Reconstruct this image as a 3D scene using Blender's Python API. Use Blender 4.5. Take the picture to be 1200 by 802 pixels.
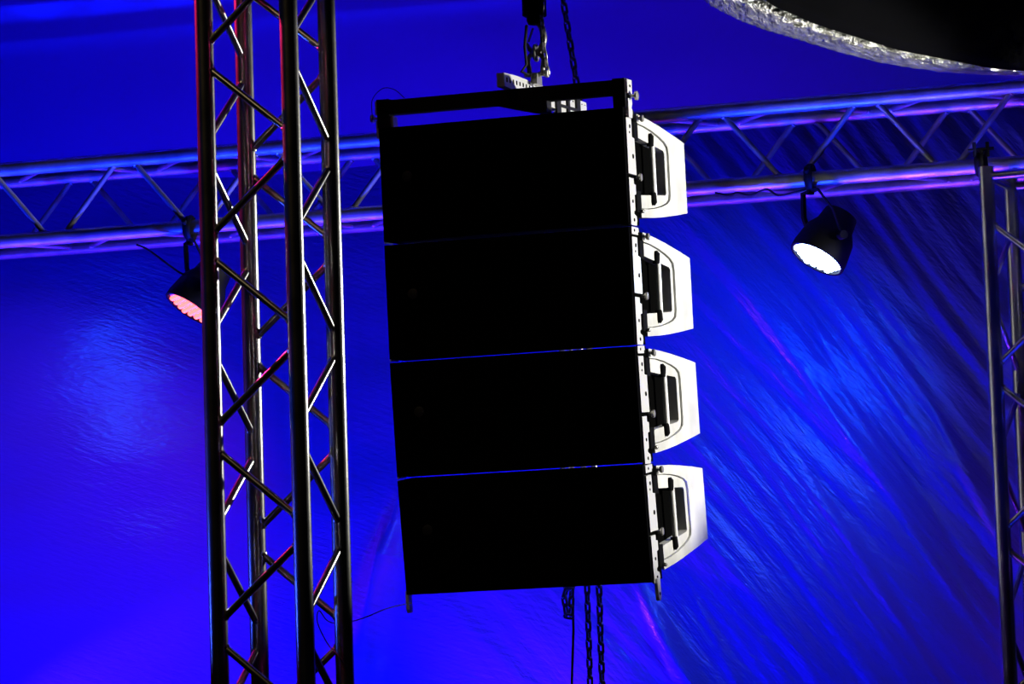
import bpy, math, random
from mathutils import Vector, Matrix, noise, Euler
random.seed(7)
S = bpy.context.scene
for o in list(bpy.data.objects): bpy.data.objects.remove(o)
PI = math.pi
R = math.radians

# ------------------------------------------------------------------ camera
F, PITCH, ROLL, EYE = 5080.0, R(6.95), R(1.9), Vector((0, 0, 1.7))
fw = Vector((0, math.cos(PITCH), math.sin(PITCH)))
rt0 = Vector((1, 0, 0)); up0 = Vector((0, -math.sin(PITCH), math.cos(PITCH)))
rt = rt0*math.cos(ROLL) - up0*math.sin(ROLL)
up = rt0*math.sin(ROLL) + up0*math.cos(ROLL)
cd = bpy.data.cameras.new('camera'); cam = bpy.data.objects.new('camera', cd)
S.collection.objects.link(cam)
cam.matrix_world = Matrix(((rt.x, up.x, -fw.x, EYE.x), (rt.y, up.y, -fw.y, EYE.y), (rt.z, up.z, -fw.z, EYE.z), (0, 0, 0, 1)))
cd.sensor_width = 36; cd.lens = F/1200*36; cd.clip_end = 200
S.camera = cam

def at(px, py, d):
    """point in the place that lies d metres beyond the camera (world y) on the ray of a photo pixel"""
    v = fw*F + rt*(px-600) - up*(py-401)
    return EYE + v*(d/v.y)

# ------------------------------------------------------------------ world, colour, lights
S.view_settings.view_transform = 'Standard'; S.view_settings.look = 'None'
S.view_settings.gamma = 1; S.view_settings.use_curve_mapping = False
S.view_settings.exposure = 0.0
w = bpy.data.worlds.new('night'); S.world = w; w.use_nodes = True
w.node_tree.nodes['Background'].inputs[0].default_value = (0.25, 0.28, 0.6, 1)
w.node_tree.nodes['Background'].inputs[1].default_value = 0.002

def light(name, kind, loc, target, energy, color, size=0.1, cone=60, blend=0.5, sy=None):
    d = bpy.data.lights.new(name, kind); d.energy = energy; d.color = color
    if kind == 'SPOT':
        d.spot_size = R(cone); d.spot_blend = blend; d.shadow_soft_size = size
    if kind == 'AREA':
        d.size = size
        if sy: d.shape = 'RECTANGLE'; d.size_y = sy
    o = bpy.data.objects.new(name, d); S.collection.objects.link(o)
    o.location = loc
    o.rotation_euler = (Vector(target)-Vector(loc)).to_track_quat('-Z', 'Y').to_euler()
    return o
YAW = R(16)
ax = Vector((math.cos(YAW), -math.sin(YAW), 0))          # direction of back wall / stage edge
nb = Vector((math.sin(YAW), math.cos(YAW), 0))           # away from the audience
WALL0 = Vector((0, 14.75, 0))
BLUE = (0.007, 0.004, 1.0)
# blue floor battens along the foot of the back wall, washing it and the roof upward
light('floor_batten', 'AREA', WALL0 - ax*1.25 - nb*.9 + Vector((0, 0, 1.65)), WALL0 - ax*1.25 - nb*0.15 + Vector((0, 0, 3.5)), 66, BLUE, 3.2, sy=.10)
# violet spots added low beside the wall so its folds catch purple light
light('added_violet_foot', 'SPOT', WALL0 + ax*.05 - nb*.22 + Vector((0, 0, 1.75)), WALL0 + ax*.05 + Vector((0, 0, 3.0)), 15, (.7, .04, 1.0), .02, 80, .8)
light('added_violet_graze', 'SPOT', WALL0 - ax*2.7 - nb*.20 + Vector((0, 0, 2.15)), WALL0 + ax*.3 - nb*.05 + Vector((0, 0, 2.75)), 100, (.55, .05, 1.0), .02, 24, .8)
light('added_violet_side', 'SPOT', WALL0 + ax*2.5 - nb*.35 + Vector((0, 0, 1.9)), WALL0 + ax*1.3 + Vector((0, 0, 2.9)), 16, (.4, .03, 1.0), .02, 60, .8)
# narrow violet strip light added under the horizontal truss to tint its chords
vb = light('added_violet_strip', 'AREA', Vector((-.3, 13.92, 1.2)), Vector((-.3, 13.98, 4.2)), 13, (0.17, 0.01, 1.0), 4.6, sy=.06)
vb.data.spread = R(12)
vb.rotation_euler = Matrix((ax, nb, Vector((0, 0, -1)))).transposed().to_euler(); vb.rotation_euler.rotate_axis('X', PI)
vb.rotation_euler = (Matrix.Rotation(-YAW, 3, 'Z') @ Matrix.Rotation(PI, 3, 'X')).to_euler()
# blue strip light added low in front of the truss to turn it bluer
fb_ = light('added_blue_strip', 'AREA', Vector((-.1, 13.0, 1.2)), Vector((0, 13.8, 4.1)), 46, (0.004, .02, 1.0), 4.6, sy=.06)
fb_.data.spread = R(16)
fb_.rotation_euler = (Matrix.Rotation(-YAW, 3, 'Z') @ Matrix.Rotation(PI-R(15), 3, 'X')).to_euler()
# white side light from stage right, catches the cabinets' flanks
light('white_side_light', 'SPOT', (3.7, 12.2, 3.7), (.3, 12.78, 3.45), 950, (1.0, 0.97, 0.88), .05, 32, .25)
light('white_rim_light', 'SPOT', (2.6, 13.1, 3.6), (-1.2, 11.0, 3.15), 420, (1.0, 0.97, 0.88), .03, 27, .3)  # second white spot, added for the rims of the left tower alone
# magenta and blue side lights from the left
light('magenta_side_light', 'SPOT', (-3.0, 12.7, 5.0), (-.9, 11.1, 3.6), 500, (1.0, 0.02, 0.16), .05, 40, .4)
light('blue_side_light', 'SPOT', (-3.4, 11.9, 2.3), (-.9, 11.1, 3.2), 260, (0.03, 0.08, 1.0), .05, 40, .4)
light('violet_tower_light', 'SPOT', (.2, 12.9, 1.2), (1.5, 13.2, 3.1), 260, (.22, .03, 1.0), .05, 34, .5)  # added to colour the left edges of the right tower
# dim warm light of the audience side
light('warm_house_light', 'SPOT', (-4.0, 6.8, 8.6), (-1.05, 11.1, 3.6), 230, (1.0, 0.75, 0.36), .45, 22, .8)

# ------------------------------------------------------------------ materials
def mat(name, col, rough=.5, metal=0., spec=.5, emit=None, estr=0.):
    m = bpy.data.materials.new(name); m.use_nodes = True
    b = m.node_tree.nodes['Principled BSDF']
    b.inputs['Base Color'].default_value = (*col, 1)
    b.inputs['Roughness'].default_value = rough; b.inputs['Metallic'].default_value = metal
    b.inputs['Specular IOR Level'].default_value = spec
    if emit:
        b.inputs['Emission Color'].default_value = (*emit, 1); b.inputs['Emission Strength'].default_value = estr
    return m
def noisy(m, scale=20, strength=.2, dist=.01, vec=(1, 1, 1), rot=(0, 0, 0), colors=None, detail=5, cscale=None):
    nt = m.node_tree; b = nt.nodes['Principled BSDF']
    tc = nt.nodes.new('ShaderNodeTexCoord'); mp = nt.nodes.new('ShaderNodeMapping')
    mp.inputs['Scale'].default_value = vec; mp.inputs['Rotation'].default_value = rot
    n = nt.nodes.new('ShaderNodeTexNoise'); n.inputs['Scale'].default_value = scale; n.inputs['Detail'].default_value = detail
    bp = nt.nodes.new('ShaderNodeBump'); bp.inputs['Strength'].default_value = strength; bp.inputs['Distance'].default_value = dist
    nt.links.new(tc.outputs['Object'], mp.inputs[0]); nt.links.new(mp.outputs[0], n.inputs['Vector'])
    nt.links.new(n.outputs['Fac'], bp.inputs['Height']); nt.links.new(bp.outputs[0], b.inputs['Normal'])
    if colors:
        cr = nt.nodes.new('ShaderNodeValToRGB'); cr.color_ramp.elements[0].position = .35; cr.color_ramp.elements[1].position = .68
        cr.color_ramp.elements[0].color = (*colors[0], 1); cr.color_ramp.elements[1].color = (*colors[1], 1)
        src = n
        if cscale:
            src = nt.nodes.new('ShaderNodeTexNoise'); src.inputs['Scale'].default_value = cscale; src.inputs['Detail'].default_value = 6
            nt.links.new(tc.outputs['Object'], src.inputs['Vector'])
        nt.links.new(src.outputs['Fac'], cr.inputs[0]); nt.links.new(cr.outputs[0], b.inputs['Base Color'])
    return m
M = {}
M['alu'] = noisy(mat('truss_aluminium', (.42, .42, .42), .26, 1.), 60, .08, .002, colors=((.30, .30, .30), (.5, .5, .49)), cscale=14)
M['dull'] = noisy(mat('dull_truss_aluminium', (.42, .42, .42), .42, .75), 60, .08, .002, colors=((.30, .30, .30), (.5, .5, .49)), cscale=14)
M['weld'] = mat('weld_metal', (.55, .55, .55), .3, 1)
M['black'] = noisy(mat('black_paint', (.0025, .0025, .003), .8, 0, .06), 300, .1, .001)
M['bar'] = noisy(mat('black_steel_bar', (.008, .008, .01), .6, 0, .2), 200, .1, .001)
M['grille'] = mat('black_grille_cloth', (.0015, .0015, .002), 1.0, 0, .02)
M['shell'] = noisy(mat('textured_cabinet_coating', (.52, .52, .50), .6, 0, .3), 220, .25, .002, colors=((.44, .44, .42), (.60, .60, .57)), cscale=9)
M['steel'] = mat('zinc_steel', (.72, .72, .70), .35, .3)
M['hole'] = mat('hole_black', (.002, .002, .002), 1, 0, 0)
M['chain'] = noisy(mat('chain_steel', (.30, .29, .27), .25, .85), 90, .1, .001)
M['hook'] = noisy(mat('forged_hook_steel', (.42, .41, .38), .25, .6), 50, .15, .002)
M['rubber'] = mat('cable_rubber', (.006, .006, .006), .6, 0, .2)
M['parbody'] = mat('black_lamp_housing', (.004, .004, .004), .6, 0, .15)
M['badge'] = mat('dark_grey_badge', (.012, .012, .014), .5, 0, .3)
M['tarp'] = noisy(mat('black_tarpaulin', (.0015, .0015, .002), .9, 0, .03), 8, .4, .02)
M['foil'] = noisy(mat('crumpled_silver_foil', (.62, .62, .57), .24, .8), 19, 1., .06, vec=(2.4, .8, .8), colors=((.22, .22, .20), (.85, .85, .80)), cscale=30)  # mottled tones put glints and dark creases of the crumple into the colour
M['floor'] = noisy(mat('stage_plywood', (.03, .028, .026), .7), 6, .2, .01, colors=((.02, .02, .018), (.04, .036, .03)))

def vinyl(name, base, rough, layers, coat=1.):
    """wrinkled vinyl sheeting; layers = (rotation about wall normal in deg, long/short stretch, scale, bump distance)"""
    m = mat(name, base, rough, 0, .5); nt = m.node_tree; b = nt.nodes['Principled BSDF']
    uv = nt.nodes.new('ShaderNodeUVMap'); uv.uv_map = 'UVMap'
    prev = None
    for rot, (sx, sy), sc, dist, st in layers:
        r_ = nt.nodes.new('ShaderNodeMapping'); r_.inputs['Rotation'].default_value = (0, 0, R(rot))
        s_ = nt.nodes.new('ShaderNodeMapping'); s_.inputs['Scale'].default_value = (sx, sy, 1)
        n = nt.nodes.new('ShaderNodeTexNoise'); n.inputs['Scale'].default_value = sc; n.inputs['Detail'].default_value = 4
        bp = nt.nodes.new('ShaderNodeBump'); bp.inputs['Strength'].default_value = st; bp.inputs['Distance'].default_value = dist
        nt.links.new(uv.outputs[0], r_.inputs[0]); nt.links.new(r_.outputs[0], s_.inputs[0]); nt.links.new(s_.outputs[0], n.inputs['Vector'])
        if rot > 40:                                   # these folds are pulled tight only on the right half of the sheet
            sp = nt.nodes.new('ShaderNodeSeparateXYZ'); mr = nt.nodes.new('ShaderNodeMapRange'); mr.interpolation_type = 'SMOOTHSTEP'
            mr.inputs[1].default_value = -.5; mr.inputs[2].default_value = .7
            mu = nt.nodes.new('ShaderNodeMath'); mu.operation = 'MULTIPLY'
            nt.links.new(uv.outputs[0], sp.inputs[0]); nt.links.new(sp.outputs[0], mr.inputs[0])
            nt.links.new(n.outputs['Fac'], mu.inputs[0]); nt.links.new(mr.outputs[0], mu.inputs[1]); nt.links.new(mu.outputs[0], bp.inputs['Height'])
        else: nt.links.new(n.outputs['Fac'], bp.inputs['Height'])
        if prev: nt.links.new(prev.outputs[0], bp.inputs['Normal'])
        prev = bp
    nt.links.new(prev.outputs[0], b.inputs['Normal'])
    nt.links.new(prev.outputs[0], b.inputs['Coat Normal'])
    b.inputs['Coat Weight'].default_value = coat; b.inputs['Coat Roughness'].default_value = .16
    return m
M['wall'] = vinyl('blue_wrinkled_vinyl', (.15, .14, .74), .27, [(56, (.7, 9), 3.2, .03, .35), (48, (1.2, 9), 9, .010, .5), (20, (1, 5), 14, .006, .5), (-8, (1, 4), 34, .003, .4)])
M['roof'] = vinyl('smooth_roof_vinyl', (.15, .14, .74), .5, [(3, (1, 3), 3, .01, .25), (0, (1, 1), 60, .001, .3)], 0.)

# ------------------------------------------------------------------ mesh helpers
class MB:
    def __init__(s): s.v = []; s.f = []; s.sm = []
    def add(s, vs, fs, smooth=False, mx=None):
        n = len(s.v)
        for p in vs: s.v.append(tuple(mx @ Vector(p)) if mx else tuple(p))
        for f in fs: s.f.append(tuple(i+n for i in f)); s.sm.append(smooth)
        return s
    def box(s, a, b, mx=None, ch=0.):
        x0, y0, z0 = a; x1, y1, z1 = b
        if ch <= 0:
            vs = [(x, y, z) for x in (x0, x1) for y in (y0, y1) for z in (z0, z1)]
            return s.add(vs, [(0, 1, 3, 2), (4, 6, 7, 5), (0, 4, 5, 1), (2, 3, 7, 6), (0, 2, 6, 4), (1, 5, 7, 3)], False, mx)
        pts = [(x0+ch, y0), (x1-ch, y0), (x1, y0+ch), (x1, y1-ch), (x1-ch, y1), (x0+ch, y1), (x0, y1-ch), (x0, y0+ch)]
        return s.prism([(p[0], p[1]) for p in pts], z0, z1, 'z', mx)
    def prism(s, poly, a, b, axis='z', mx=None):
        def P(p, t):
            return {'z': (p[0], p[1], t), 'x': (t, p[0], p[1]), 'y': (p[0], t, p[1])}[axis]
        n = len(poly); vs = [P(p, a) for p in poly]+[P(p, b) for p in poly]
        fs = [tuple(range(n))[::-1], tuple(range(n, 2*n))]+[(i, (i+1) % n, n+(i+1) % n, n+i) for i in range(n)]
        return s.add(vs, fs, False, mx)
    def tube(s, pts, r, n=12, closed=False, cap=True, mx=None, flat=1.):
        pts = [Vector(p) for p in pts]; k = len(pts); rs = r if isinstance(r, (list, tuple)) else [r]*k
        vs = []; prev = None
        for i, p in enumerate(pts):
            if closed: t = pts[(i+1) % k]-pts[i-1]
            else: t = pts[min(i+1, k-1)]-pts[max(i-1, 0)]
            t.normalize()
            if prev is None:
                a = Vector((0, 0, 1)) if abs(t.z) < .9 else Vector((1, 0, 0)); nrm = t.cross(a).normalized()
            else:
                nrm = (prev-t*prev.dot(t)).normalized()
            prev = nrm; bn = t.cross(nrm)
            for j in range(n):
                c = 2*PI*j/n; vs.append(p+nrm*math.cos(c)*rs[i]+bn*math.sin(c)*rs[i]*flat)
        fs = []
        for i in range(k if closed else k-1):
            for j in range(n):
                a = i*n+j; b = i*n+(j+1) % n; c = ((i+1) % k)*n+(j+1) % n; d = ((i+1) % k)*n+j
                fs.append((a, b, c, d))
        s.add(vs, fs, True, mx)
        if cap and not closed:
            m = len(s.v)-k*n
            s.f.append(tuple(m+j for j in range(n))[::-1]); s.sm.append(False)
            s.f.append(tuple(m+(k-1)*n+j for j in range(n))); s.sm.append(False)
        return s
    def lathe(s, prof, n=24, mx=None):
        vs = [(r*math.cos(2*PI*j/n), r*math.sin(2*PI*j/n), z) for r, z in prof for j in range(n)]
        fs = [(i*n+j, i*n+(j+1) % n, (i+1)*n+(j+1) % n, (i+1)*n+j) for i in range(len(prof)-1) for j in range(n)]
        fs += [tuple(range(n))[::-1], tuple((len(prof)-1)*n+j for j in range(n))]
        return s.add(vs, fs, True, mx)
    def build(s, name, m, parent=None, label=None, auto=True):
        me = bpy.data.meshes.new(name); me.from_pydata(s.v, [], s.f); me.update()
        for p, q in zip(me.polygons, s.sm): p.use_smooth = q
        import bmesh
        bm = bmesh.new(); bm.from_mesh(me); bmesh.ops.recalc_face_normals(bm, faces=bm.faces); bm.to_mesh(me); bm.free()
        if auto and any(s.sm):
            try: me.set_sharp_from_angle(angle=R(45))
            except Exception: pass
        me.materials.append(m)
        o = bpy.data.objects.new(name, me); S.collection.objects.link(o)
        if parent: o.parent = parent
        if label: o['label'] = label
        return o
def tag(o, label, cat, group=None):
    o['label'] = label; o['category'] = cat
    if group: o['group'] = group
    return o
def thing(name, label, cat, mx=None, group=None):
    o = bpy.data.objects.new(name, None); S.collection.objects.link(o); o.empty_display_size = .1
    if mx is not None: o.matrix_world = mx
    return tag(o, label, cat, group)
def copy_tree(o, parent=None):
    c = o.copy(); S.collection.objects.link(c)
    if parent: c.parent = parent
    for ch in [x for x in bpy.data.objects if x.parent == o]: copy_tree(ch, c)
    return c
def arc(c, r, a0, a1, n, u, v):
    c = Vector(c); u = Vector(u); v = Vector(v)
    return [c+u*r*math.cos(a0+(a1-a0)*i/n)+v*r*math.sin(a0+(a1-a0)*i/n) for i in range(n+1)]

# ------------------------------------------------------------------ setting: floor, back wall, roof
fl = MB().box((-9, -1, -.1), (9, 19, 0)).build('floor', M['floor']); fl['kind'] = 'structure'

def ridge(q, wd): return math.exp(-(q/wd)**2)
def wall_h(u, v):
    """depth of the folds of the hanging vinyl, metres; u along the wall, v up"""
    h = 0.
    a = R(-56); c, s_ = math.cos(a), math.sin(a)
    t = u*c+v*s_; q = -u*s_+v*c                                  # t runs down the folds, q across them
    wr = min(1, max(0, (u-.15)/.9))                               # strong folds towards the right
    q2 = q+.10*noise.noise(Vector((t*.7, q*.8, 3)))
    n1 = noise.noise(Vector((t*.35, q2*9., 1.7)))
    n2 = noise.noise(Vector((t*.6, q2*24., 5.1)))
    h += wr*(.034*n1+.019*n2)
    # a sheaf of finer folds falling from the truss, centre bottom
    a = R(-47); c, s_ = math.cos(a), math.sin(a); t = u*c+v*s_; q = -u*s_+v*c
    h += .012*noise.noise(Vector((t*.8, q*17., 8.3)))*min(1, max(0, (u+.6)/.6))
    # soft broad sag
    h += .05*noise.noise(Vector((u*.6, v*.5, 11)))
    h += .010*noise.noise(Vector((u*2.2, v*5.5, 21)))*min(1, max(0, (.4-u)/.6))
    # single pronounced folds
    for (u0, v0, u1, v1, wd, am) in FOLDS:
        d = Vector((u1-u0, v1-v0)); L = d.length; d /= L
        e = Vector((u-u0, v-v0)); tt = e.dot(d); qq = e.x*d.y-e.y*d.x
        if -.3 < tt < L+.5:
            k = max(0, min(1, (tt+.05)/.25))*max(0, min(1, (L+.3-tt)/.3))
            h -= am*k*ridge(qq, wd*(.5+.8*max(0, tt)/L))
    return h
def wall_uv(px, py):
    v = fw*F+rt*(px-600)-up*(py-401); k = (WALL0-EYE).dot(nb)/v.dot(nb); p = EYE+v*k
    return ((p-WALL0).dot(ax), p.z)
FOLDS = []
for (x0, y0, x1, y1, wd, am) in ((1020, 530, 1175, 750, .012, .012), (1060, 500, 1172, 680, .02, .010), (745, 675, 830, 840, .045, .045),
                                 (472, 585, 408, 810, .055, .06), (800, 670, 850, 770, .012, .010), (1090, 470, 1180, 640, .02, .014),
                                 (930, 330, 1000, 470, .02, .010), (455, 600, 430, 800, .02, .01)):
    a_ = wall_uv(x0, y0); b_ = wall_uv(x1, y1); FOLDS.append((a_[0], a_[1], b_[0], b_[1], wd, am))
TOPZ = at(600, 168, 14.75).z
def sheet(name, m, u0, u1, v0, v1, nu, nv, fn):
    vs = []; fs = []; uvs = []
    for j in range(nv+1):
        for i in range(nu+1):
            u = u0+(u1-u0)*i/nu; v = v0+(v1-v0)*j/nv
            vs.append(fn(u, v)); uvs.append((u, v))
    for j in range(nv):
        for i in range(nu):
            a = j*(nu+1)+i; fs.append((a, a+1, a+nu+2, a+nu+1))
    me = bpy.data.meshes.new(name); me.from_pydata(vs, [], fs); me.update()
    ul = me.uv_layers.new(name='UVMap')
    for p in me.polygons:
        p.use_smooth = True
        for li in p.loop_indices: ul.data[li].uv = uvs[me.loops[li].vertex_index]
    me.materials.append(m)
    o = bpy.data.objects.new(name, me); S.collection.objects.link(o); o['kind'] = 'structure'
    return o
sheet('wall_back', M['wall'], -3.6, 3.4, 1.6, TOPZ, 900, 320, lambda u, v: WALL0+ax*u+Vector((0, 0, v))+nb*wall_h(u, v))
sheet('wall_back_lower', M['wall'], -3.6, 3.4, 0, 1.6, 350, 60, lambda u, v: WALL0+ax*u+Vector((0, 0, v))+nb*wall_h(u, v))
RS = R(55)
def roof_p(u, v):
    sag = .03*noise.noise(Vector((u*.8, v*.8, 2)))+.012*noise.noise(Vector((u*1.5, v*5, 9)))
    k = min(1, v/.3)
    return WALL0+ax*u+Vector((0, 0, TOPZ))+(-nb*math.cos(RS)+Vector((0, 0, math.sin(RS))))*(v-.1)+Vector((0, 0, sag*k))
sheet('ceiling', M['roof'], -3.6, 3.4, 0, 4.2, 160, 90, roof_p)

# ------------------------------------------------------------------ trusses
def truss(name, label, cat, P0, e, a, b, L, s, t0, per, am='alu', rc=.024, rb=.0095, group=None, ends=True, faces='frbl', toff=0):
    """square truss: corner chord starts at P0 and runs along e; the others sit at +a*s, +b*s; t0 = place of an A node along e"""
    P0 = Vector(P0); root = thing(name, label, cat, Matrix.Translation(P0), group)
    loc = lambda i, t: [Vector((0, 0, 0)), a*s, a*s+b*s, b*s][i]+e*t
    for i in range(4):
        m = MB().tube([loc(i, 0), loc(i, L)], rc, 20)
        m.build('chord', M[am], root)
    g = .024
    for fi, (i, j) in enumerate(((0, 1), (1, 2), (2, 3), (3, 0))):
        k = math.floor(-t0/per)-1
        t = t0+k*per+toff*fi
        while t < L+per:
            for (ta, tb) in ((t+g, t+per/2-g), (t-g, t-per/2+g)):
                if min(ta, tb) > .01 and max(ta, tb) < L-.01:
                    pa, pb = loc(i, ta), loc(j, tb); d = (pb-pa).normalized()
                    mb = MB().tube([pa+d*.012, pb-d*.012], rb, 10)
                    for q, sg in ((pa, 1), (pb, -1)):          # weld beads where the brace meets the chord
                        c = q+d*sg*.026
                        mb.tube([c-d*.004, c, c+d*.004], [rb*1.05, rb*1.35, rb*1.05], 10)
                    mb.build('brace', M[am], root)
            t += per
    if ends:
        for t in ((.03, L-.03) if ends == 2 else (L-.03,)):
            for i in range(4):
                mb = MB().tube([loc(i, t), loc((i+1) % 4, t)], .014, 12); mb.build('end_bar', M[am], root)
    return root
UPV = Vector((0, 0, 1))
# left tower
LT = at(248, 401, 11.10); th = R(21.6)
a_ = Vector((math.cos(th), -math.sin(th), 0)); b_ = Vector((math.sin(th), math.cos(th), 0))
nodeA = at(243, 289, 11.10).z
truss('truss_tower', 'tall square aluminium truss tower in the left foreground, running out of frame top and bottom', 'truss tower',
      (LT.x, LT.y, 0), UPV, a_, b_, 5.6, .242, nodeA, .5)
# right tower
RT = at(1165, 401, 13.15); th = R(24)
a_ = Vector((math.cos(th), -math.sin(th), 0)); b_ = Vector((math.sin(th), math.cos(th), 0))
topz = at(1155, 196, 13.15).z
truss('truss_tower', 'blue and violet lit truss tower at the right edge, ending under the horizontal truss', 'truss tower',
      (RT.x, RT.y, 0), UPV, a_, b_, topz, .242, at(1167, 440, 13.15).z, .5)
# horizontal truss: corner 0 = front top, 1 = front bottom, 2 = back bottom, 3 = back top
TS = .242
HT = at(600, 150, 13.80)
nodeF = (at(1015, 116, 13.80-(1015-600)/5080*13.5*math.tan(YAW))-HT).dot(ax)
LH0 = -2.5
truss('horizontal_truss', 'violet lit horizontal box truss running across behind the speakers', 'truss',
      HT+ax*LH0, ax, -UPV, nb, 5.1, TS, nodeF-LH0, .5, am='dull')

# ------------------------------------------------------------------ line array
TH = R(18.8); W, H, D, GAP = .7695, .3441, .609, .0091
top_mid = at(586.4, 138.2, 12.72)
Rz = Matrix.Rotation(-TH, 4, 'Z') @ Matrix.Rotation(R(.23), 4, 'Y')
def speaker():
    root = thing('line_array_speaker', '', 'speaker')
    hw = W/2; t = .034
    zc = -H/2
    off = .008; zo = zc+off                                  # the flank sits a touch above the centre line
    core = MB()
    prof = [(0.0, 0), (0, -H), (.10, -H), (.13, zo-.150), (D-.02, zo-.104), (D-.02, zo+.104), (.13, zo+.150), (.10, 0)]
    core.prism(prof, -hw+t, hw-t, 'x')
    core.build('cabinet', M['black'], root)
    g = MB()
    g.box((-hw+.001, -.010, -H+.001), (hw-.001, .004, -.001))
    for k in range(1, 12):
        z = -H*k/12
        g.box((-hw+.006, -.0115, z-.0015), (hw-.006, -.010, z+.0015))
    g.build('grille', M['grille'], root)
    bd = MB().lathe([(.016, 0), (.016, .002), (.013, .003)], 20, Matrix.Translation((-hw+.085, -.0115, zc+.02)) @ Matrix.Rotation(PI/2, 4, 'X'))
    bd.build('badge', M['badge'], root, 'dark grey badge')
    for sx in (1, -1):
        x1 = sx*hw; x0 = sx*(hw-t); x2 = sx*(hw-.006)
        c = lambda pts: [(y, zo+z) for y, z in pts]
        up_ = lambda pts, q: [(y, q*z) for y, z in pts]
        # outer C shaped moulding, a curved step inside it
        inner = [(.126, .128), (.20, .125), (.28, .117), (.35, .106), (.405, .094), (.432, .082), (.440, .06), (.440, 0)]
        outer = [(D, 0), (D, .1085), (.49, .123), (.36, .137), (.25, .147), (.126, .155)]
        m = MB()
        for q in (1, -1): m.prism(c(up_(inner+outer, q)), x0, x1, 'x')
        m.build('side_panel', M['shell'], root)
        m = MB()
        fr = [(.128, .1255), (.20, .1225), (.28, .1145), (.35, .1035), (.402, .092), (.428, .080), (.437, .06), (.437, 0), (.412, 0), (.412, .062), (.40, .068), (.128, .0875)]
        for q in (1, -1): m.prism(c(up_(fr, q)), x0, x2, 'x')
        m.build('handle_frame', M['shell'], root)
        m = MB(); m.box((min(x0, x0+sx*.001), .10, zo-.088), (max(x0, x0+sx*.001), .415, zo+.088))
        m.build('handle_recess', M['hole'], root)
        hb = MB().tube([(x2+sx*.004, .272, zo-.078), (x2+sx*.004, .272, zo+.078)], .009, 12)
        hd = hb.build('handle', M['steel'], root, 'bright vertical grab handle')
        for q in (-1, 1):
            MB().tube([(x2+sx*.002, .262, zo+q*.070), (x2+sx*.004, .262, zo+q*.100), (x2+sx*.002, .262, zo+q*.108)], [.011, .011, .006], 12).build('handle_end', M['black'], hd)
        # rigging rail: three stepped plates
        m = MB(); x3 = sx*(hw+.004); xs = sx*(hw-t)
        for pl in ([(.004, .172), (.072, .172), (.074, .160), (.066, .157), (.066, .150), (.004, .150)],
                   [(.004, .142), (.055, .142), (.055, .088), (.078, .085), (.082, -.024), (.004, -.024)],
                   [(.004, -.036), (.050, -.036), (.050, -.052), (.068, -.054), (.068, -.082), (.052, -.085), (.052, -.130), (.040, -.134), (.040, -.142), (.062, -.148), (.066, -.160), (.060, -.176), (.004, -.176)]):
            m.prism([(y, zc+z) for y, z in pl], x1-sx*.004, x3, 'x')
        ra = m.build('rigging_rail', M['steel'], root, 'zinc rigging rail with bolt holes')
        bk_ = MB(); xa, xb = sorted((xs, x1-sx*.004)); bk_.box((xa, .004, -H+.001), (xb, .11, -.001)); bk_.build('rail_housing', M['hole'], root)
        for (y, z, r) in ((.035, .118, .006), (.03, .10, .0035), (.055, .03, .007), (.03, .162, .004), (.03, -.105, .005), (.035, -.16, .005)):
            MB().lathe([(r, 0), (r, .0015)], 12, Matrix.Translation((x3, y, zc+z)) @ Matrix.Rotation(sx*PI/2, 4, 'Y')).build('bolt_hole', M['hole'], ra)
        for (y, z, r) in ((.138, .150, 1.), (.092, -.030, 1.1), (.100, -.130, .55)):
            mx = Matrix.Translation((x1-sx*.02, y, zc+z)) @ Matrix.Rotation(sx*PI/2, 4, 'Y')
            MB().lathe([(.005*r, 0), (.005*r, .026), (.009*r, .027), (.011*r, .031), (.010*r, .036), (.004*r, .038)], 14, mx).build('locking_pin', M['hook'], ra)
        for z_a, z_b in ((.082, .136), (-.134, -.070)):
            MB().box((min(x0, x3), .078, zc+z_a), (max(x0, x3), .120, zc+z_b), ch=.003).build('latch', M['black'], ra)
    return root
PT = [3.6, 3.4, 6.3, 9.0]
pos = top_mid.copy(); proto = speaker(); wh = ['topmost of the stack, directly under the flying bar', 'second from the top of the stack', 'third from the top of the stack', 'lowest of the stack, link tails hanging under it']
boxes = []
for i, p in enumerate(PT):
    o = proto if i == 0 else copy_tree(proto)
    Rm = Rz @ Matrix.Rotation(R(p), 4, 'X')
    o.matrix_world = Matrix.Translation(pos) @ Rm
    o['label'] = 'black speaker with pale flanks, ' + wh[i]; o['group'] = 'line array speakers hung in one column'
    boxes.append(o.matrix_world.copy())
    last = (pos.copy(), Rm)
    pos = pos + (Rm.to_3x3() @ Vector((0, 0, -(H+GAP))))
for o in [boxes[3]]:
    pass
# link tails under the lowest cabinet belong to its rails
low = [x for x in bpy.data.objects if x.get('label', '').endswith('hanging under it')][0]
for ra in [x for x in bpy.data.objects if x.parent == low and x.name.startswith('rigging_rail')]:
    sx = 1 if sum(v.co.x for v in ra.data.vertices) > 0 else -1
    t_ = MB().prism([(.012, -H+.01), (.040, -H+.01), (.040, -H-.045), (.033, -H-.056), (.019, -H-.056), (.012, -H-.045)], sx*(W/2+.001), sx*(W/2+.011), 'x')
    tl = t_.build('link_tail', M['steel'], ra)
    MB().lathe([(.005, 0), (.005, .0015)], 12, Matrix.Translation((sx*(W/2+.011), .026, -H-.036)) @ Matrix.Rotation(sx*PI/2, 4, 'Y')).build('pin_hole', M['hole'], tl)

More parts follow.
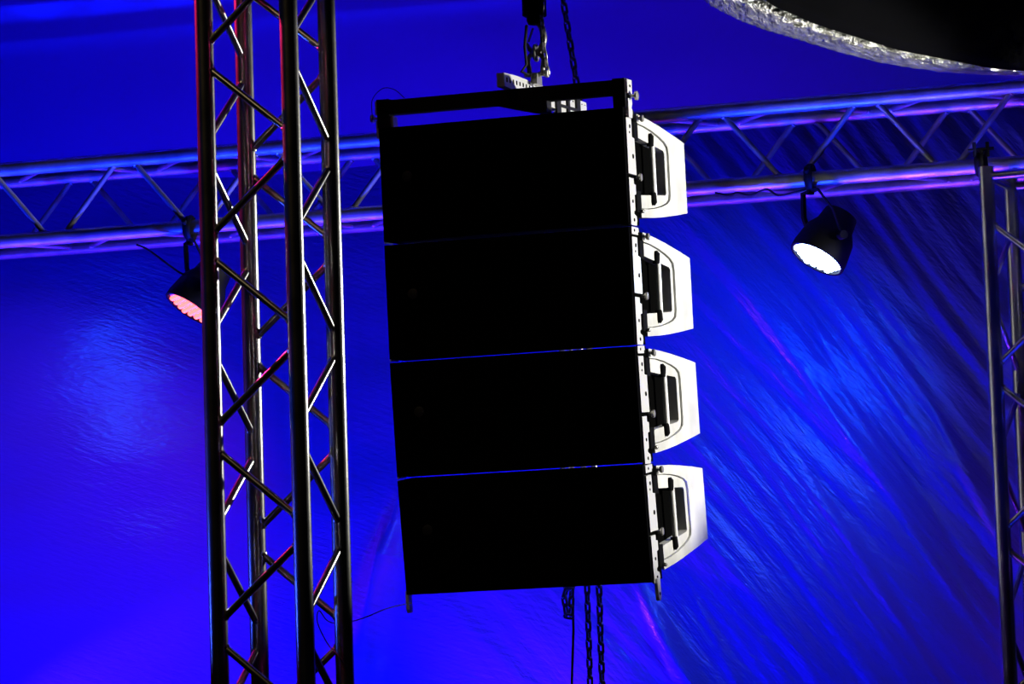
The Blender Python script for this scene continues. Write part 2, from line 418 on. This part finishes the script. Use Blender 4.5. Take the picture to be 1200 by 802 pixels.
# flying bar (frame the cabinets hang from)
FB = boxes[0]
fb = thing('flying_bar', 'black steel flying bar across the top of the speaker stack', 'rigging frame', FB)
hw = W/2
z0, z1 = .040, .083
m = MB()
m.prism([(-hw-.004, z1), (-hw-.004, z0), (-.02, z0), (.03, z0-.014), (.11, z0-.034), (.145, z0-.034), (.145, z0), (hw+.004, z0), (hw+.004, z1)], 0, .05, 'y')
m.build('front_bar', M['bar'], fb)
for sx in (-1, 1):
    xa, xb = sorted((sx*(hw-.032), sx*(hw+.006)))
    MB().box((xa, .0, .001), (xb, .05, z1+.004)).build('end_post', M['bar'], fb)
    xa, xb = sorted((sx*(hw+.006), sx*(hw+.013)))
    pl = MB().prism([(.004, .042), (.050, .042), (.050, z1), (.004, z1)], xa, xb, 'x').build('end_plate', M['steel'], fb, 'bright end plate')
    MB().prism([(.006, -.03), (.040, -.03), (.046, -.012), (.036, .0), (.046, .012), (.042, .030), (.006, .026)], xa, xb, 'x').build('link_plate', M['steel'], fb, 'bright link plate')
    MB().lathe([(.004, 0), (.004, .002)], 12, Matrix.Translation((sx*(hw+.013), .027, .064)) @ Matrix.Rotation(sx*PI/2, 4, 'Y')).build('pin_hole', M['hole'], pl)
    for z in (.034,):
        MB().lathe([(.005, -.005), (.005, .016), (.013, .017), (.014, .024), (.006, .027)], 14, Matrix.Translation((sx*(hw+.011), .030, z)) @ Matrix.Rotation(sx*PI/2, 4, 'Y')).build('pin', M['hook'], pl)
# left post's inner bracket catches the side light
m = MB().box((-hw+.032, .012, -.0), (-hw+.040, .052, .035)); m.build('bracket', M['steel'], fb)
cb = MB().prism([(-.07, z1+.002), (-.07, z1+.042), (.05, z1+.044), (.72, z1+.026), (.72, z1-.012), (.56, z1-.030), (.05, z1-.002)], .018, .042, 'x').build('centre_bar', M['steel'], fb, 'pale perforated centre bar')
for k in range(26): MB().box((.042, -.052+.030*k, z1+.016), (.0435, -.044+.030*k, z1+.030-.0005*k)).build('pin_hole', M['hole'], cb)
for (ya, yb, za, zb) in ((.40, .44, -.035, .035), (.51, .53, -.04, .03), (.60, .635, -.03, .03), (.44, .60, -.012, -.004)):
    MB().box((.0425, ya, z1+za), (.050, yb, z1+zb)).build('clamp_plate', M['bar'], fb)
for (y, z) in ((.555, z1-.022), (.47, z1-.030), (.68, z1-.010)):
    MB().tube([(.030, y-.03, z-.006), (.030, y+.04, z-.010)], .011, 10).build('lug', M['steel'], fb)

# ------------------------------------------------------------------ chains, hook, shackle
def link_mesh(mb, c, d, side, pitch, r):
    """one oval link centred c, long axis d, lying in the plane (d, side)"""
    hl = pitch/2+r*.9; wd = r*1.75
    pts = []
    n = 7
    for k in range(n): a = -PI/2+PI*k/(n-1); pts.append(c+d*(hl-wd)+d*math.cos(a)*wd+side*math.sin(a)*wd)
    for k in range(n): a = PI/2+PI*k/(n-1); pts.append(c-d*(hl-wd)+d*math.cos(a)*wd+side*math.sin(a)*wd)
    mb.tube(pts, r, 8, closed=True)
def chain(path, label, pitch=.029, r=.0042, name='hoist_chain', group=None):
    path = [Vector(p) for p in path]; mb = MB()
    seg = []; 
    for a, b in zip(path, path[1:]): seg.append((a, b, (b-a).length))
    tot = sum(x[2] for x in seg); n = int(tot/pitch)
    def pt(s):
        for a, b, l in seg:
            if s <= l: return a+(b-a)*(s/l), (b-a).normalized()
            s -= l
        return seg[-1][1], (seg[-1][1]-seg[-1][0]).normalized()
    for k in range(n):
        c, d = pt((k+.5)*pitch)
        base = d.cross(Vector((0, 1, 0)) if abs(d.y) < .9 else Vector((1, 0, 0))).normalized()
        ang = .6+(PI/2 if k % 2 else 0)+.15*noise.noise(Vector((k*.3, 0, 0)))
        side = (Matrix.Rotation(ang, 3, d) @ base)
        link_mesh(mb, c, d, side, pitch, r)
    o = mb.build(name, M['chain'], None)
    return tag(o, label, 'chain', group)
# swept lift chain beside the hook
chain([at(654, -60, 13.57), at(660, 0, 13.57), at(678, 112, 13.57), at(702, 690, 13.57), at(708, 880, 13.57)], 'long slack hoist chain, right of the hook and dangling out below the stack', pitch=.030, r=.0045, name='slack_chain')
chain([at(667, 126, 13.50), at(676, 300, 13.55), at(688, 690, 13.55), at(694, 880, 13.55)], 'dark chain hanging below the stack, left one of the long pair')
chain([at(656, 160, 13.52), at(660, 560, 13.52), at(664, 690, 13.52), at(661, 700, 13.52), at(664, 722, 13.52), at(669, 723, 13.53), at(670, 690, 13.53), at(667, 300, 13.53)], 'short looped chain end just below the stack, left of the long chains', pitch=.027)
cb_ = MB().tube([at(664, 300, 13.56), at(671, 690, 13.56), at(672, 740, 13.56), at(670, 800, 13.56), at(671, 880, 13.56)], .004, 8).build('hanging_cable', M['rubber'])
tag(cb_, 'thin black cable hanging below the stack beside the chains', 'cable')

hk = at(627, 40, 12.86)
hoist = thing('chain_hoist', 'dark chain hoist with steel hook above the flying bar, cut by the top of frame', 'hoist', Matrix.Translation(hk) @ Rz)
m = MB().box((-.032, -.03, .055), (.032, .03, .20), ch=.010); m.lathe([(.02, .03), (.024, .04), (.024, .06)], 16)
m.build('housing', M['black'], hoist)
# hook: J shape in the local xz plane
c0 = Vector((0, 0, -.010))
pts = [Vector((0, 0, .045)), Vector((0, 0, .028))]+arc(c0, .027, R(100), R(-160), 18, (1, 0, 0), (0, 0, 1.75))
rs = [.010, .009]+[.0075+.0035*math.sin(PI*min(1, k/13.)) for k in range(17)]+[.006, .003]
m = MB().tube(pts, rs, 12); m.build('hook', M['hook'], hoist)
m = MB().tube([(-.006, 0, .018), (-.022, 0, -.022)], .0035, 8); m.build('safety_latch', M['steel'], hoist)
# lift chain standing beside the hook
chain([at(640, -50, 12.84), at(634, 18, 12.84), at(637, 55, 12.84), at(643, 96, 12.86)], 'tight lift chain close along the right of the hook', pitch=.024, r=.0033, name='lift_chain')
# shackle
sk = at(628, 76, 12.86)
sh = thing('shackle', 'steel bow shackle hanging from the hook onto the flying bar', 'shackle', Matrix.Translation(sk) @ Rz)
bow = [Vector((-.020, 0, -.035)), Vector((-.021, 0, -.012))]+arc((0, 0, .010), .025, PI, 0, 12, (1, 0, 0), (0, 0, 1.0))+[Vector((.021, 0, -.012)), Vector((.020, 0, -.035))]
MB().tube(bow, .0075, 12).build('bow', M['hook'], sh)
m = MB().tube([(-.036, 0, -.030), (.034, 0, -.030)], .007, 12); m.lathe([(.012, -.004), (.012, .004)], 6, Matrix.Translation((.034, 0, -.03)) @ Matrix.Rotation(PI/2, 4, 'Y'))
m.build('pin', M['steel'], sh)
# a second bow, linking the first to the hook, and swivel plates
MB().tube(arc((0, .004, .038), .017, 0, 2*PI*15/16, 15, (0, 1, 0), (0, 0, 1.3)), .0065, 10, closed=True).build('ring', M['hook'], sh)
m = MB().prism([(-.022, -.03), (.022, -.03), (.026, -.062), (-.026, -.062)], -.010, .010, 'x'); m.build('lifting_lug', M['hook'], sh)
sf = MB().tube([at(617, 30, 12.84), at(615, 55, 12.82), at(617, 76, 12.80), at(611, 84, 12.80), at(620, 88, 12.81)], .0045, 8).build('safety_cable', M['rubber'])
tag(sf, 'black safety cable looping down the left of the hook', 'cable')

# ------------------------------------------------------------------ LED par lamps
def par(px, py, d, clamp_px, clamp_py, clamp_d, nrm, ecol, estr, lcol, power, label, beam, cone):
    c = at(px, py, d); n = Vector(nrm).normalized()
    q = n.to_track_quat('Z', 'Y').to_matrix().to_4x4()
    root = thing('par_lamp', label, 'stage lamp', Matrix.Translation(c))
    Rr = .088
    m = MB().lathe([(.02, -.17), (.055, -.165), (.062, -.12), (Rr-.006, -.085), (Rr+.004, -.02), (Rr+.004, .006), (Rr-.004, .006), (Rr-.006, -.004)], 32, q)
    m.build('housing', M['parbody'], root)
    lm = mat('led_glow', (.02, .02, .02), .3, 0, .3, ecol, estr)
    # hexagonal field of LEDs
    lk = 1. if ecol[2] > .5 else .8; st = .0235; k = 0
    for i in range(-3, 4):
        for j in range(-3, 4):
            if abs(i+j) > 3: continue
            x = (i+j*.5)*st; y = j*st*.866
            led = MB().lathe([(.0112*lk, -.004), (.011*lk, .003), (.008*lk, .0065), (.002, .008)], 10, q @ Matrix.Translation((x, y, 0)))
            led.build('led', lm, root); k += 1
    MB().lathe([(Rr-.006, -.0045), (Rr-.008, -.0035)], 32, q).build('reflector_plate', M['steel'], root)
    # yoke from the pivots to the clamp
    cl = at(clamp_px, clamp_py, clamp_d)-c
    side = n.cross(Vector((0, 0, 1))).normalized()
    topc = cl+Vector((0, 0, -.045))
    bk = -n*.07
    ps = []
    for s_ in (-1, 1):
        p0 = bk+side*s_*(Rr+.01); p1 = p0*.45+(topc+side*s_*(Rr+.01))*.55
        ps.append([p0, p1+Vector((0, 0, .0)), topc+side*s_*.05, topc])
    path = ps[0]+ps[1][::-1][1:]
    MB().tube(path, .009, 4, flat=.45).build('yoke', M['parbody'], root)
    for s_ in (-1, 1):
        p0 = bk+side*s_*(Rr-.02)
        MB().tube([p0, p0+side*s_*.045], .014, 12).build('tilt_knob', M['parbody'], root)
    # clamp around the chord
    m = MB().tube(arc(cl, .034, 0, 2*PI*15/16, 15, nb, (0, 0, 1)), .010, 8, closed=True, flat=1.6)
    m.tube([cl+Vector((0, 0, -.03)), cl+Vector((0, 0, -.055))], .012, 10)
    m.tube([cl-nb*.035+Vector((0, 0, .01)), cl-nb*.055+Vector((0, 0, .02))], .008, 8)
    m.build('clamp', M['parbody'], root)
    lo = light('par_beam', 'SPOT', c+n*.09, c+n*.09+Vector(beam), power, lcol, .06, cone, .9)
    lo.parent = root; lo.location = n*.09
    return root
def chord_d(px):   # depth of the truss's lower front chord seen at pixel px
    return 13.80-(px-600)/5080*13.6*math.tan(YAW)
par(958, 302, chord_d(958)+.02, 949, 208, chord_d(949), (-.50, -.22, -.84), (.45, .62, 1.0), 22, (.004, .09, 1.0), 34,
    'blue-white glowing LED par lamp hanging from the horizontal truss on the right', (-.30, .90, -.38), 112)
par(223, 361, chord_d(223)+.02, 222, 268, chord_d(222), (-.54, -.20, -.82), (1.0, .10, .08), 4.5, (1.0, .01, .12), 13,
    'red glowing LED par lamp hanging from the horizontal truss, half behind the left tower', (-.45, .85, -.5), 90)

# a further blue lamp of the same truss, left of the frame
pc = at(-70, 385, chord_d(-70)+.1); light('par_beam', 'SPOT', pc, pc+Vector((.35, .8, -.45)), 8, (.004, .09, 1.0), .06, 110, .9)
# ------------------------------------------------------------------ cables
def cable(pts, label, r=.0035, name='cable', m_='rubber'):
    o = MB().tube([Vector(p) for p in pts], r, 8).build(name, M[m_]); return tag(o, label, 'cable')
def smooth(pts, n=6):
    pts = [Vector(p) for p in pts]; out = []
    for i in range(len(pts)-1):
        p0 = pts[max(i-1, 0)]; p1 = pts[i]; p2 = pts[i+1]; p3 = pts[min(i+2, len(pts)-1)]
        for k in range(n):
            t = k/n
            out.append(.5*((2*p1)+(p2-p0)*t+(2*p0-5*p1+4*p2-p3)*t*t+(3*p1-p0-3*p2+p3)*t**3))
    return out+[pts[-1]]
cable(smooth([at(x, y, chord_d(x)-.035) for x, y in ((838, 226), (855, 229), (864, 226), (880, 229), (898, 222), (912, 229), (930, 226), (945, 222))]), 'black power cable drooping from the lower chord beside the blue lamp')
cable(smooth([at(x, y, chord_d(x)-.035) for x, y in ((160, 287), (172, 292), (190, 305), (208, 318), (216, 322))]), 'thin black cable running down to the red lamp')
cable(smooth([at(482, 707, 12.7), at(455, 713, 12.4), at(425, 725, 11.9), at(400, 731, 11.4), at(384, 728, 11.3), at(374, 716, 11.25), at(372, 730, 11.2), at(384, 755, 11.2), at(396, 768, 11.1), at(412, 792, 11.1)]), 'thin cable strung from the foot of the stack to the left tower', r=.0016)
cable(smooth([at(437, 141, 12.72), at(436, 118, 12.7), at(448, 104, 12.7), at(462, 105, 12.7), at(474, 115, 12.72)]), 'thin wire loop over the left end of the flying bar', r=.0012)
# coupler clamp on top of the right tower
rc = thing('pipe_clamp', 'small dark pipe clamp joining the right tower to the horizontal truss', 'clamp', Matrix.Translation(at(1149, 193, 13.22)))
MB().tube(arc((0, 0, 0), .036, 0, 2*PI*15/16, 15, nb, (0, 0, 1)), .009, 8, closed=True, flat=2).build('collar', M['bar'], rc)
m = MB()
for dx, dz in ((-.02, .05), (.02, .05), (0, .03)): m.tube([(dx, -.03, dz-.03), (dx, -.03, dz+.015)], .006, 8)
m.tube([(-.04, -.03, .04), (.04, -.03, .045)], .005, 8)
m.build('bolts', M['bar'], rc)

# ------------------------------------------------------------------ canopy edge with foil hem, top right
low_c = [(800, -28), (826, 1), (845, 13), (870, 25), (900, 36), (940, 48), (985, 62), (1040, 75), (1100, 84), (1160, 88), (1230, 88), (1320, 84)]
up_c = [(845, -60), (880, -18), (905, 2), (932, 14), (960, 26), (1005, 40), (1050, 54), (1095, 63), (1130, 70), (1170, 77), (1230, 80), (1320, 78)]
lo3 = smooth([at(x, y, 12.9) for x, y in low_c], 14); up3 = smooth([at(x, y, 12.62) for x, y in up_c], 14)
root = thing('canopy', 'black stage canopy flap with crumpled silver foil edge in the top right corner', 'canopy', Matrix.Translation(up3[60]))
org = up3[60]
vs = []; fs = []; NJ = 14; n = len(lo3)
for i in range(n):
    a, b = lo3[i]-org, up3[i]-org; wdt = (a-b).length
    for j in range(NJ+1):
        t = j/NJ; p = b.lerp(a, t)
        bulge = math.sin(PI*t)
        p = p+Vector((0, -1, -.25))*bulge*wdt*.28
        nn = noise.noise(Vector((i*.33, j*.9, 0)))*.010+noise.noise(Vector((i*.9, j*1.3, 4)))*.006
        p += Vector((0, -1, -.4))*nn+Vector((0, 0, 1))*noise.noise(Vector((i*.8, 0, 7)))*.004*(t**2)
        vs.append(p)
for j in (NJ,):
    pass
for i in range(n-1):
    for j in range(NJ):
        a = i*(NJ+1)+j; fs.append((a, a+1, a+NJ+2, a+NJ+1))
mb = MB(); mb.add(vs, fs, True)
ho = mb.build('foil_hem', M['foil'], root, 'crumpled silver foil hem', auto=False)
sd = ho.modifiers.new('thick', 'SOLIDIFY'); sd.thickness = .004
vs = []; fs = []; NJ = 16
for i in range(n):
    b = up3[i]-org
    for j in range(NJ+1):
        t = j/NJ
        p = b+Vector((.5*t, -.9*t-.01, -.012+1.1*t-.25*math.sin(PI*t)))
        p += Vector((0, -1, .5))*noise.noise(Vector((i*.08, t*3, 1)))*.05*t
        vs.append(p)
for i in range(n-1):
    for j in range(NJ):
        a = i*(NJ+1)+j; fs.append((a, a+1, a+NJ+2, a+NJ+1))
mb = MB(); mb.add(vs, fs, True); tp = mb.build('tarpaulin', M['tarp'], root, auto=False)
sd = tp.modifiers.new('thick', 'SOLIDIFY'); sd.thickness = .006
# white spot added to brighten the foil, raking it from below
light('foil_key_light', 'SPOT', (1.7, 11.9, 1.7), tuple(at(930, 40, 12.75)), 650, (1, .98, .9), .05, 22, .7)
